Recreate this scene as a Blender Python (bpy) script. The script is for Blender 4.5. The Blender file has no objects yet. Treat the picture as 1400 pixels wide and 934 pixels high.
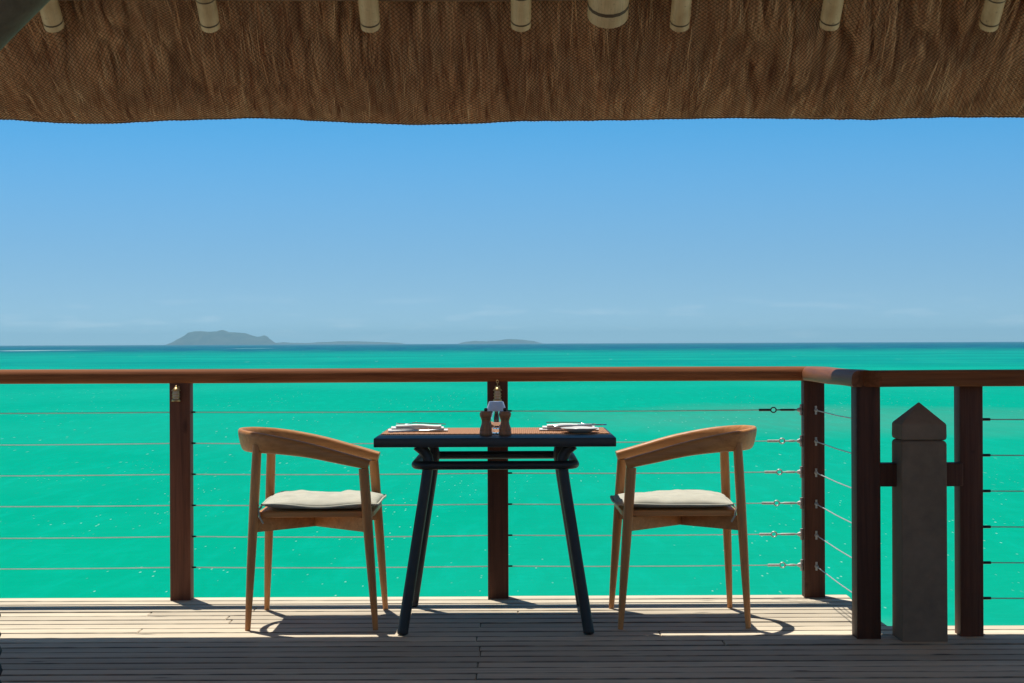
import bpy, bmesh, math, random
import numpy as np
from mathutils import Vector, Matrix

random.seed(7)
RNG = np.random.default_rng(7)
scene = bpy.context.scene
COL = scene.collection
R = math.radians

# ------------------------------------------------------------------ camera
CAM_Z = 1.087
cam_data = bpy.data.cameras.new("camera")
cam_data.sensor_width = 36.0
cam_data.lens = 36.0 * 2300.0 / 1400.0
cam_data.clip_start = 0.05
cam_data.clip_end = 60000.0
cam = bpy.data.objects.new("camera", cam_data)
COL.objects.link(cam)
cam.matrix_world = (Matrix.Translation((0, 0, CAM_Z))
                    @ Matrix.Rotation(R(90 + 0.057), 4, 'X')
                    @ Matrix.Rotation(R(-0.22), 4, 'Z'))
scene.camera = cam

# ------------------------------------------------------------------ sky and sun
TO_SUN = Vector((-0.150, 0.270, 1.0)).normalized()
SUN_EL = math.asin(TO_SUN.z)
SUN_AZ = math.atan2(TO_SUN.x, TO_SUN.y)
world = bpy.data.worlds.new("World")
scene.world = world
world.use_nodes = True
wn = world.node_tree
wn.nodes.clear()
w_out = wn.nodes.new("ShaderNodeOutputWorld")
w_bg = wn.nodes.new("ShaderNodeBackground")
sky = wn.nodes.new("ShaderNodeTexSky")
sky.sky_type = 'NISHITA'
sky.sun_disc = False
sky.sun_elevation = SUN_EL
sky.sun_rotation = SUN_AZ
sky.altitude = 0.0
sky.air_density = 0.3
sky.dust_density = 0.0
sky.ozone_density = 6.0
# clear tropical sky: a touch more saturated, and paler/dimmer only in the air near the horizon
w_hsv = wn.nodes.new("ShaderNodeHueSaturation")
w_hsv.inputs["Saturation"].default_value = 1.13
w_hsv.inputs["Hue"].default_value = 0.475
w_tc = wn.nodes.new("ShaderNodeTexCoord")
w_sep = wn.nodes.new("ShaderNodeSeparateXYZ")
wn.links.new(w_tc.outputs["Generated"], w_sep.inputs[0])
w_gain = wn.nodes.new("ShaderNodeMapRange")
w_gain.interpolation_type = 'SMOOTHSTEP'
for i_, v_ in enumerate((0.010, 0.16, 0.72, 1.42)): w_gain.inputs[i_+1].default_value = v_
wn.links.new(w_sep.outputs[2], w_gain.inputs[0])
w_sat = wn.nodes.new("ShaderNodeMapRange")
for i_, v_ in enumerate((0.0, 0.13, 0.88, 1.17)): w_sat.inputs[i_+1].default_value = v_
wn.links.new(w_sep.outputs[2], w_sat.inputs[0])
wn.links.new(w_sat.outputs[0], w_hsv.inputs["Saturation"])
# faint small fair-weather clouds low over the horizon
w_map = wn.nodes.new("ShaderNodeMapping"); w_map.inputs["Scale"].default_value = (22, 22, 130)
wn.links.new(w_tc.outputs["Generated"], w_map.inputs[0])
w_no = wn.nodes.new("ShaderNodeTexNoise"); w_no.inputs["Scale"].default_value = 1.0; w_no.inputs["Detail"].default_value = 6.0
wn.links.new(w_map.outputs[0], w_no.inputs["Vector"])
w_c1 = wn.nodes.new("ShaderNodeMapRange")
for i_, v_ in enumerate((0.55, 0.72, 0.0, 0.20)): w_c1.inputs[i_+1].default_value = v_
wn.links.new(w_no.outputs[0], w_c1.inputs[0])
w_c2 = wn.nodes.new("ShaderNodeMapRange")
for i_, v_ in enumerate((0.030, 0.014, 0.0, 1.0)): w_c2.inputs[i_+1].default_value = v_
wn.links.new(w_sep.outputs[2], w_c2.inputs[0])
w_c = wn.nodes.new("ShaderNodeMath"); w_c.operation = 'MULTIPLY'
wn.links.new(w_c1.outputs[0], w_c.inputs[0]); wn.links.new(w_c2.outputs[0], w_c.inputs[1])
w_mix = wn.nodes.new("ShaderNodeMix"); w_mix.data_type = 'RGBA'
w_mix.inputs[7].default_value = (8.0, 8.3, 8.6, 1.0)
wn.links.new(w_c.outputs[0], w_mix.inputs[0])
w_bg.inputs["Strength"].default_value = 0.10
w_mul = wn.nodes.new("ShaderNodeVectorMath"); w_mul.operation = 'SCALE'
wn.links.new(sky.outputs[0], w_hsv.inputs["Color"])
wn.links.new(w_hsv.outputs[0], w_mul.inputs[0])
wn.links.new(w_gain.outputs[0], w_mul.inputs["Scale"])
wn.links.new(w_mul.outputs[0], w_mix.inputs[6])
wn.links.new(w_mix.outputs[2], w_bg.inputs[0])
wn.links.new(w_bg.outputs[0], w_out.inputs[0])

sun_data = bpy.data.lights.new("sun", 'SUN')
sun_data.energy = 3.85
sun_data.angle = R(0.5)
sun_data.color = (1.0, 0.955, 0.88)
sun = bpy.data.objects.new("sun", sun_data)
COL.objects.link(sun)
sun.rotation_euler = TO_SUN.to_track_quat('Z', 'Y').to_euler()

scene.view_settings.view_transform = 'Standard'
scene.view_settings.look = 'None'
scene.view_settings.exposure = 0.45
scene.view_settings.gamma = 1.0
scene.view_settings.use_curve_mapping = False
scene.render.engine = 'CYCLES'
scene.cycles.max_bounces = 8
scene.cycles.diffuse_bounces = 4
scene.cycles.glossy_bounces = 4
scene.cycles.transmission_bounces = 8
scene.cycles.volume_bounces = 0
scene.cycles.use_denoising = True

# ================================================================== helpers
def tag(o, label=None, cat=None, group=None, kind=None):
    if label: o["label"] = label
    if cat: o["category"] = cat
    if group: o["group"] = group
    if kind: o["kind"] = kind
    return o

def empty(name, loc=(0, 0, 0), rz=0.0, parent=None):
    o = bpy.data.objects.new(name, None)
    o.empty_display_size = 0.1
    COL.objects.link(o)
    o.location = loc
    o.rotation_euler = (0, 0, rz)
    if parent: o.parent = parent
    return o

class MB:
    """collects vertices and faces of one mesh"""
    def __init__(self):
        self.v = []; self.f = []
    def add(self, verts, faces):
        k = len(self.v)
        self.v += [tuple(p) for p in verts]
        self.f += [tuple(i + k for i in q) for q in faces]
        return self
    def box(self, x0, x1, y0, y1, z0, z1):
        v = [(x0,y0,z0),(x1,y0,z0),(x1,y1,z0),(x0,y1,z0),(x0,y0,z1),(x1,y0,z1),(x1,y1,z1),(x0,y1,z1)]
        f = [(0,3,2,1),(4,5,6,7),(0,1,5,4),(1,2,6,5),(2,3,7,6),(3,0,4,7)]
        return self.add(v, f)
    def bevbox(self, x0, x1, y0, y1, z0, z1, b=0.004, seg=1):
        bm = bmesh.new()
        bmesh.ops.create_cube(bm, size=1.0)
        for p in bm.verts:
            p.co = Vector(((x0+x1)/2 + p.co.x*(x1-x0), (y0+y1)/2 + p.co.y*(y1-y0), (z0+z1)/2 + p.co.z*(z1-z0)))
        bmesh.ops.bevel(bm, geom=bm.edges[:], offset=b, segments=seg, affect='EDGES', profile=0.5)
        bm.verts.index_update()
        self.add([p.co[:] for p in bm.verts], [[p.index for p in q.verts] for q in bm.faces])
        bm.free()
        return self
    def tube(self, pts, radii, n=10, caps=True, phase=0.0, sq=None):
        """round tube through pts, radius (or (rx, ry)) per point"""
        pts = [Vector(p) for p in pts]
        m = len(pts)
        if not hasattr(radii, '__len__'): radii = [radii]*m
        k0 = len(self.v)
        prev = None
        for i, p in enumerate(pts):
            if i == 0: t = pts[1]-pts[0]
            elif i == m-1: t = pts[-1]-pts[-2]
            else: t = (pts[i+1]-p).normalized() + (p-pts[i-1]).normalized()
            t.normalize()
            if prev is None:
                a = Vector((0,0,1)) if abs(t.z) < 0.9 else Vector((0,1,0))
                nx = a.cross(t).normalized()
            else:
                nx = (prev - t*prev.dot(t)).normalized()
            prev = nx
            ny = t.cross(nx)
            r = radii[i]
            rx, ry = r if hasattr(r, '__len__') else (r, r)
            for j in range(n):
                a = 2*math.pi*j/n + phase
                c, s = math.cos(a), math.sin(a)
                q = p + nx*(c*rx) + ny*(s*ry)
                self.v.append(q[:])
        for i in range(m-1):
            for j in range(n):
                a = k0+i*n+j; b = k0+i*n+(j+1)%n
                self.f.append((a, b, b+n, a+n))
        if caps:
            self.f.append(tuple(k0+j for j in reversed(range(n))))
            self.f.append(tuple(k0+(m-1)*n+j for j in range(n)))
        return self
    def lathe(self, prof, n=20, cx=0, cy=0):
        """profile of (radius, z) about the vertical axis"""
        k0 = len(self.v)
        m = len(prof)
        for r, z in prof:
            for j in range(n):
                a = 2*math.pi*j/n
                self.v.append((cx + r*math.cos(a), cy + r*math.sin(a), z))
        for i in range(m-1):
            for j in range(n):
                a = k0+i*n+j; b = k0+i*n+(j+1)%n
                self.f.append((a, b, b+n, a+n))
        self.f.append(tuple(k0+j for j in reversed(range(n))))
        self.f.append(tuple(k0+(m-1)*n+j for j in range(n)))
        return self
    def sweep(self, rings, closed=False):
        """list of equal-length closed rings -> skinned surface with end caps"""
        k0 = len(self.v); n = len(rings[0]); m = len(rings)
        for r in rings: self.v += [tuple(p) for p in r]
        for i in range(m-1):
            for j in range(n):
                a = k0+i*n+j; b = k0+i*n+(j+1)%n
                self.f.append((a, b, b+n, a+n))
        self.f.append(tuple(k0+j for j in reversed(range(n))))
        self.f.append(tuple(k0+(m-1)*n+j for j in range(n)))
        return self
    def mesh(self, name, smooth=None):
        me = bpy.data.meshes.new(name)
        me.from_pydata(self.v, [], self.f)
        bm = bmesh.new(); bm.from_mesh(me)
        bmesh.ops.recalc_face_normals(bm, faces=bm.faces[:])
        bm.to_mesh(me); bm.free()
        if smooth is not None:
            me.shade_smooth()
            me.set_sharp_from_angle(angle=R(smooth))
        me.update()
        return me
    def build(self, name, mat, parent=None, smooth=None, loc=None):
        me = self.mesh(name, smooth)
        me.materials.append(mat)
        o = bpy.data.objects.new(name, me)
        COL.objects.link(o)
        if loc is not None: o.location = loc
        if parent: o.parent = parent
        return o

def np_mesh(name, verts, faces, mat, parent=None, smooth=False):
    """fast mesh from numpy arrays (all quads or all tris)"""
    me = bpy.data.meshes.new(name)
    nv, nf, k = len(verts), len(faces), faces.shape[1]
    me.vertices.add(nv); me.loops.add(nf*k); me.polygons.add(nf)
    me.vertices.foreach_set("co", np.asarray(verts, np.float32).ravel())
    me.loops.foreach_set("vertex_index", np.asarray(faces, np.int32).ravel())
    me.polygons.foreach_set("loop_start", np.arange(0, nf*k, k, dtype=np.int32))
    if smooth: me.polygons.foreach_set("use_smooth", np.ones(nf, bool))
    me.update(calc_edges=True); me.validate()
    me.materials.append(mat)
    o = bpy.data.objects.new(name, me)
    COL.objects.link(o)
    if parent: o.parent = parent
    return o

def vnoise(x, y, seed=0):
    """value noise on numpy arrays, -1..1"""
    xi = np.floor(x).astype(np.int64); yi = np.floor(y).astype(np.int64)
    fx = x-xi; fy = y-yi
    fx = fx*fx*(3-2*fx); fy = fy*fy*(3-2*fy)
    def h(a, b):
        n = (a*374761393 + b*668265263 + seed*1442695041) & 0x7fffffff
        n = ((n ^ (n >> 13))*1274126177) & 0x7fffffff
        return ((n ^ (n >> 16)) & 0xffff)/32767.5 - 1.0
    return ((h(xi,yi)*(1-fx)+h(xi+1,yi)*fx)*(1-fy) + (h(xi,yi+1)*(1-fx)+h(xi+1,yi+1)*fx)*fy)

# ------------------------------------------------------------------ materials
class NT:
    def __init__(self, name):
        self.m = bpy.data.materials.new(name)
        self.m.use_nodes = True
        self.t = self.m.node_tree
        self.t.nodes.clear()
        self.out = self.n("ShaderNodeOutputMaterial")
    def n(self, typ, **kw):
        o = self.t.nodes.new(typ)
        for k, v in kw.items(): setattr(o, k, v)
        return o
    def l(self, a, b): self.t.links.new(a, b)
    def val(self, node, key, v):
        if hasattr(v, 'is_output'): self.l(v, node.inputs[key])
        else: node.inputs[key].default_value = v
    def math(self, op, a, b=0.0, c=None, clamp=False):
        o = self.n("ShaderNodeMath", operation=op, use_clamp=clamp)
        self.val(o, 0, a); self.val(o, 1, b)
        if c is not None: self.val(o, 2, c)
        return o.outputs[0]
    def maprange(self, v, a, b, c=0.0, d=1.0, smooth=False):
        o = self.n("ShaderNodeMapRange")
        if smooth: o.interpolation_type = 'SMOOTHSTEP'
        self.val(o, 0, v)
        for i, q in enumerate((a, b, c, d)): self.val(o, i+1, q)
        return o.outputs[0]
    def mix(self, f, a, b, mode='MIX'):
        o = self.n("ShaderNodeMix", data_type='RGBA', blend_type=mode)
        self.val(o, 0, f)
        self.val(o, 6, a if hasattr(a, 'is_output') else (*a, 1.0))
        self.val(o, 7, b if hasattr(b, 'is_output') else (*b, 1.0))
        return o.outputs[2]
    def noise(self, vec, scale, detail=3.0, rough=0.55, dist=0.0):
        o = self.n("ShaderNodeTexNoise")
        self.l(vec, o.inputs["Vector"])
        o.inputs["Scale"].default_value = scale
        o.inputs["Detail"].default_value = detail
        o.inputs["Roughness"].default_value = rough
        o.inputs["Distortion"].default_value = dist
        return o.outputs[0]
    def ramp(self, v, stops):
        o = self.n("ShaderNodeValToRGB")
        self.l(v, o.inputs[0])
        e = o.color_ramp.elements
        e[0].position, e[0].color = stops[0][0], (*stops[0][1], 1)
        e[1].position, e[1].color = stops[-1][0], (*stops[-1][1], 1)
        for p, c in stops[1:-1]:
            q = e.new(p); q.color = (*c, 1)
        return o.outputs[0]
    def coords(self, kind="Object", scale=(1,1,1), rand=True):
        tc = self.n("ShaderNodeTexCoord")
        v = tc.outputs[kind]
        if rand:
            oi = self.n("ShaderNodeObjectInfo")
            r = self.math('MULTIPLY', oi.outputs["Random"], 37.0)
            c = self.n("ShaderNodeCombineXYZ")
            self.l(r, c.inputs[0]); self.l(r, c.inputs[1]); self.l(r, c.inputs[2])
            a = self.n("ShaderNodeVectorMath", operation='ADD')
            self.l(v, a.inputs[0]); self.l(c.outputs[0], a.inputs[1])
            v = a.outputs[0]
        mp = self.n("ShaderNodeVectorMath", operation='MULTIPLY')
        self.l(v, mp.inputs[0]); mp.inputs[1].default_value = scale
        return mp.outputs[0]
    def rand(self):
        return self.n("ShaderNodeObjectInfo").outputs["Random"]
    def bsdf(self, color, rough=0.5, metal=0.0, spec=0.5, height=None, bump=0.3, dist=0.01, **kw):
        b = self.n("ShaderNodeBsdfPrincipled")
        self.val(b, "Base Color", color if hasattr(color, 'is_output') else (*color, 1.0))
        self.val(b, "Roughness", rough)
        self.val(b, "Metallic", metal)
        self.val(b, "Specular IOR Level", spec)
        for k, v in kw.items(): self.val(b, k.replace('_', ' '), v)
        if height is not None:
            bp = self.n("ShaderNodeBump")
            bp.inputs["Strength"].default_value = bump
            bp.inputs["Distance"].default_value = dist
            self.l(height, bp.inputs["Height"])
            self.l(bp.outputs[0], b.inputs["Normal"])
        self.l(b.outputs[0], self.out.inputs[0])
        return b

def wood(name, dark, light, axis='X', fine=1.0, rough=0.55, bump=0.25, var=0.25, knots=0.0, spec=0.4, dist=0.003):
    t = NT(name)
    sc = {'X': (1.2, 26, 26), 'Y': (26, 1.2, 26), 'Z': (26, 26, 1.2)}[axis]
    v = t.coords("Object", tuple(s*fine for s in sc))
    g = t.noise(v, 1.0, 6, 0.65, 1.2)
    g2 = t.noise(v, 4.5, 3, 0.6, 0.3)
    big = t.noise(t.coords("Object", (1.3, 1.3, 1.3)), 1.6, 3, 0.5)
    f = t.math('ADD', t.math('MULTIPLY', g, 0.75), t.math('MULTIPLY', g2, 0.35))
    f = t.maprange(f, 0.30, 0.78)
    c = t.mix(f, dark, light)
    # whole-piece variation
    b = t.maprange(t.math('ADD', t.math('MULTIPLY', t.rand(), 0.7), t.math('MULTIPLY', big, 0.5)), 0.1, 1.0, 1.0-var, 1.0+var*0.5)
    hsv = t.n("ShaderNodeHueSaturation")
    t.l(b, hsv.inputs["Value"]); t.l(c, hsv.inputs["Color"])
    c = hsv.outputs[0]
    if knots > 0:
        kv = t.coords("Object", {'X': (5, 16, 16), 'Y': (16, 5, 16), 'Z': (16, 16, 5)}[axis])
        vo = t.n("ShaderNodeTexVoronoi"); t.l(kv, vo.inputs["Vector"]); vo.inputs["Scale"].default_value = 0.55
        kn = t.maprange(vo.outputs["Distance"], 0.06, 0.13, 1.0, 0.0)
        gate = t.maprange(t.noise(t.coords("Object", (2, 9, 9)), 1.0, 1), 0.55, 0.6)
        c = t.mix(t.math('MULTIPLY', t.math('MULTIPLY', kn, gate), knots), c, tuple(q*0.25 for q in dark))
    t.bsdf(c, t.maprange(g2, 0.2, 0.8, rough-0.08, rough+0.1), spec=spec, height=f, bump=bump, dist=dist)
    return t.m

def plankmat():
    m = wood("weathered deck wood", (0.49, 0.405, 0.285), (0.80, 0.685, 0.51), 'X', 0.9, 0.75, 0.55, 0.30, 0.85, 0.25, 0.004)
    nt = m.node_tree
    b = [q for q in nt.nodes if q.type == 'BSDF_PRINCIPLED'][0]
    src = b.inputs["Base Color"].links[0].from_socket
    tc = nt.nodes.new("ShaderNodeTexCoord"); sp = nt.nodes.new("ShaderNodeSeparateXYZ")
    nt.links.new(tc.outputs["Object"], sp.inputs[0])
    ab = nt.nodes.new("ShaderNodeMath"); ab.operation = 'ABSOLUTE'; nt.links.new(sp.outputs[1], ab.inputs[0])
    no = nt.nodes.new("ShaderNodeTexNoise"); no.inputs["Scale"].default_value = 9.0; nt.links.new(tc.outputs["Object"], no.inputs["Vector"])
    ad = nt.nodes.new("ShaderNodeMath"); ad.operation = 'MULTIPLY_ADD'; nt.links.new(no.outputs[0], ad.inputs[0]); ad.inputs[1].default_value = 0.012
    nt.links.new(ab.outputs[0], ad.inputs[2])
    mr = nt.nodes.new("ShaderNodeMapRange"); nt.links.new(ad.outputs[0], mr.inputs[0])
    for i, v in enumerate((0.0458, 0.0520, 0.0, 0.80)): mr.inputs[i+1].default_value = v
    mx = nt.nodes.new("ShaderNodeMix"); mx.data_type = 'RGBA'
    nt.links.new(mr.outputs[0], mx.inputs[0]); nt.links.new(src, mx.inputs[6]); mx.inputs[7].default_value = (0.055, 0.047, 0.04, 1)
    nt.links.new(mx.outputs[2], b.inputs["Base Color"])
    return m

def plain(name, color, rough=0.5, metal=0.0, spec=0.5, nscale=40, namp=0.15, bump=0.1, **kw):
    t = NT(name)
    v = t.coords("Object")
    n1 = t.noise(v, nscale, 4)
    n2 = t.noise(v, nscale*0.12, 3)
    k = t.math('ADD', t.math('MULTIPLY', n1, 0.5), t.math('MULTIPLY', n2, 0.5))
    k = t.maprange(k, 0.3, 0.7, 1.0-namp, 1.0+namp)
    hsv = t.n("ShaderNodeHueSaturation")
    hsv.inputs["Color"].default_value = (*color, 1)
    t.l(k, hsv.inputs["Value"])
    t.bsdf(hsv.outputs[0], t.maprange(n1, 0.3, 0.7, rough*0.85, min(1, rough*1.15)), metal, spec, height=n1, bump=bump, dist=0.002, **kw)
    return t.m

M = {}
M['plank'] = plankmat()
M['batten'] = wood("batten wood", (0.12, 0.055, 0.028), (0.26, 0.14, 0.07), 'X', 0.8, 0.8)
M['joist'] = wood("joist wood", (0.10, 0.08, 0.06), (0.18, 0.15, 0.11), 'Y', 0.9, 0.8)
M['rail_x'] = wood("rail hardwood", (0.13, 0.040, 0.016), (0.42, 0.155, 0.062), 'X', 0.7, 0.65, 0.2, 0.2, spec=0.06)
M['rail_y'] = wood("rail hardwood along", (0.13, 0.040, 0.016), (0.42, 0.155, 0.062), 'Y', 0.7, 0.55, 0.2, 0.2, spec=0.25)
M['post'] = wood("post hardwood", (0.055, 0.019, 0.011), (0.21, 0.080, 0.045), 'Z', 0.8, 0.6, 0.4, 0.45, 0.5, 0.25)
M['teak_x'] = wood("teak across", (0.40, 0.145, 0.040), (0.72, 0.335, 0.110), 'X', 0.9, 0.45, 0.12, 0.2)
M['teak_z'] = wood("teak upright", (0.40, 0.145, 0.040), (0.72, 0.335, 0.110), 'Z', 0.9, 0.45, 0.12, 0.2)
M['mill'] = wood("mill beech", (0.28, 0.11, 0.05), (0.52, 0.25, 0.12), 'Z', 2.0, 0.4, 0.1, 0.15)
M['table'] = plain("charcoal powder coat", (0.019, 0.020, 0.022), 0.45, 0.0, 0.5, 300, 0.12, 0.05)
M['tabletop'] = plain("charcoal table slab", (0.020, 0.023, 0.028), 0.40, 0.0, 0.5, 120, 0.2, 0.05)
M['black'] = plain("black plastic", (0.012, 0.012, 0.012), 0.35)
M['steel'] = plain("galvanised steel", (0.50, 0.50, 0.48), 0.45, 0.25, 0.5, 200, 0.2)
M['cutlery'] = plain("polished steel", (0.62, 0.62, 0.62), 0.18, 1.0, 0.5, 60, 0.05, 0.02)
M['brass'] = plain("aged brass", (0.46, 0.31, 0.14), 0.35, 0.9, 0.5, 150, 0.25)
M['lampglass'] = plain("frosted lamp glass", (0.55, 0.48, 0.36), 0.3, 0.0, 0.5, 60, 0.05)
M['stone'] = plain("weathered render", (0.24, 0.168, 0.115), 0.85, 0.0, 0.2, 26, 0.20, 0.5)
M['ceramic'] = plain("white glazed ceramic", (0.72, 0.72, 0.70), 0.18, 0.0, 0.5, 20, 0.03, 0.02)
M['basket'] = plain("dark woven cane", (0.018, 0.017, 0.018), 0.55, 0.0, 0.4, 60, 0.3, 0.4)

def cloth(name, color, wscale=900.0):
    t = NT(name)
    v = t.coords("Object", (1,1,1))
    w = t.n("ShaderNodeTexWave"); t.l(v, w.inputs[0]); w.inputs["Scale"].default_value = wscale/6; w.bands_direction = 'X'
    w2 = t.n("ShaderNodeTexWave"); t.l(v, w2.inputs[0]); w2.inputs["Scale"].default_value = wscale/6; w2.bands_direction = 'Y'
    h = t.math('ADD', w.outputs[1], w2.outputs[1])
    n = t.noise(v, 14, 4)
    k = t.maprange(n, 0.3, 0.7, 0.88, 1.05)
    hsv = t.n("ShaderNodeHueSaturation"); hsv.inputs["Color"].default_value = (*color, 1); t.l(k, hsv.inputs["Value"])
    t.bsdf(hsv.outputs[0], 0.9, spec=0.15, height=t.math('ADD', t.math('MULTIPLY', h, 0.15), n), bump=0.35, dist=0.004)
    return t.m
M['cushion'] = cloth("pale sage canvas", (0.52, 0.51, 0.42))
M['piping'] = cloth("canvas piping", (0.50, 0.50, 0.41))
M['napkin'] = cloth("white linen", (0.80, 0.80, 0.79), 1500)

def glassmat():
    t = NT("clear glass")
    t.bsdf((0.96, 0.98, 1.0), 0.02, spec=0.5, Transmission_Weight=1.0, IOR=1.48)
    return t.m
M['glass'] = glassmat()

def shademat():
    t = NT("pale blue frosted glass")
    d = t.bsdf((0.72, 0.82, 0.95), 0.2, spec=0.6)
    tr = t.n("ShaderNodeBsdfTranslucent"); tr.inputs["Color"].default_value = (0.78, 0.88, 1.0, 1)
    mx = t.n("ShaderNodeMixShader"); mx.inputs[0].default_value = 0.5
    t.l(d.outputs[0], mx.inputs[1]); t.l(tr.outputs[0], mx.inputs[2]); t.l(mx.outputs[0], t.out.inputs[0])
    return t.m
M['shade'] = shademat()

def matmat():
    t = NT("woven cane mat")
    v = t.coords("Object", (1,1,1), rand=False)
    w = t.n("ShaderNodeTexWave"); t.l(v, w.inputs[0]); w.inputs["Scale"].default_value = 40; w.bands_direction = 'X'
    w2 = t.n("ShaderNodeTexWave"); t.l(v, w2.inputs[0]); w2.inputs["Scale"].default_value = 55; w2.bands_direction = 'Y'
    h = t.math('MULTIPLY', w.outputs[1], w2.outputs[1])
    n = t.noise(v, 60, 3)
    c = t.mix(t.maprange(h, 0.0, 0.7), (0.26, 0.105, 0.042), (0.64, 0.33, 0.15))
    c = t.mix(t.maprange(n, 0.4, 0.7, 0, 0.6), c, (0.36, 0.15, 0.06))
    t.bsdf(c, 0.7, height=h, bump=0.6, dist=0.003)
    return t.m
M['mat'] = matmat()

def bamboo():
    t = NT("dry bamboo")
    v = t.coords("Object", (30, 30, 30))
    tcs = t.coords("Object", (1, 1, 1))
    g = t.noise(tcs, 9, 5, 0.6)
    fine = t.noise(t.coords("Generated", (60, 60, 3)), 1, 4)
    spot = t.noise(v, 1.2, 4, 0.7)
    c = t.mix(t.maprange(g, 0.3, 0.7), (0.42, 0.285, 0.14), (0.64, 0.475, 0.27))
    c = t.mix(t.maprange(spot, 0.60, 0.70, 0, 0.6), c, (0.12, 0.08, 0.04))
    c = t.mix(t.maprange(fine, 0.4, 0.75, 0, 0.35), c, (0.2, 0.15, 0.08))
    t.bsdf(c, 0.5, spec=0.4, height=fine, bump=0.15, dist=0.002)
    return t.m
M['bamboo'] = bamboo()
M['bamboo_node'] = plain("bamboo node groove", (0.07, 0.042, 0.02), 0.7)
M['log'] = wood("weathered pole", (0.075, 0.060, 0.038), (0.17, 0.14, 0.09), 'X', 0.6, 0.7, 0.4, 0.15)

def strawmat():
    t = NT("dry thatch straw")
    v = t.coords("Object", (55, 7, 7), rand=False)
    g = t.noise(v, 1.0, 5, 0.65, 0.6)
    big = t.noise(t.coords("Object", (3.5, 2, 2), rand=False), 1.0, 3)
    at = t.n("ShaderNodeAttribute", attribute_name="tone")
    tone = at.outputs["Fac"]
    f = t.math('ADD', t.math('MULTIPLY', t.maprange(g, 0.25, 0.75), 0.5), t.math('MULTIPLY', tone, 0.55))
    c = t.ramp(f, [(0.12, (0.30, 0.10, 0.043)), (0.34, (0.72, 0.37, 0.18)), (0.55, (0.92, 0.585, 0.325)), (1.0, (0.94, 0.72, 0.46))])
    c = t.mix(t.maprange(big, 0.4, 0.7, 0.0, 0.30), c, (0.40, 0.18, 0.095))
    t.bsdf(c, 0.75, spec=0.25, height=g, bump=0.5, dist=0.006)
    return t.m
M['straw'] = strawmat()
M['net'] = plain("dark netting cord", (0.06, 0.032, 0.02), 0.8)

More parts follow.
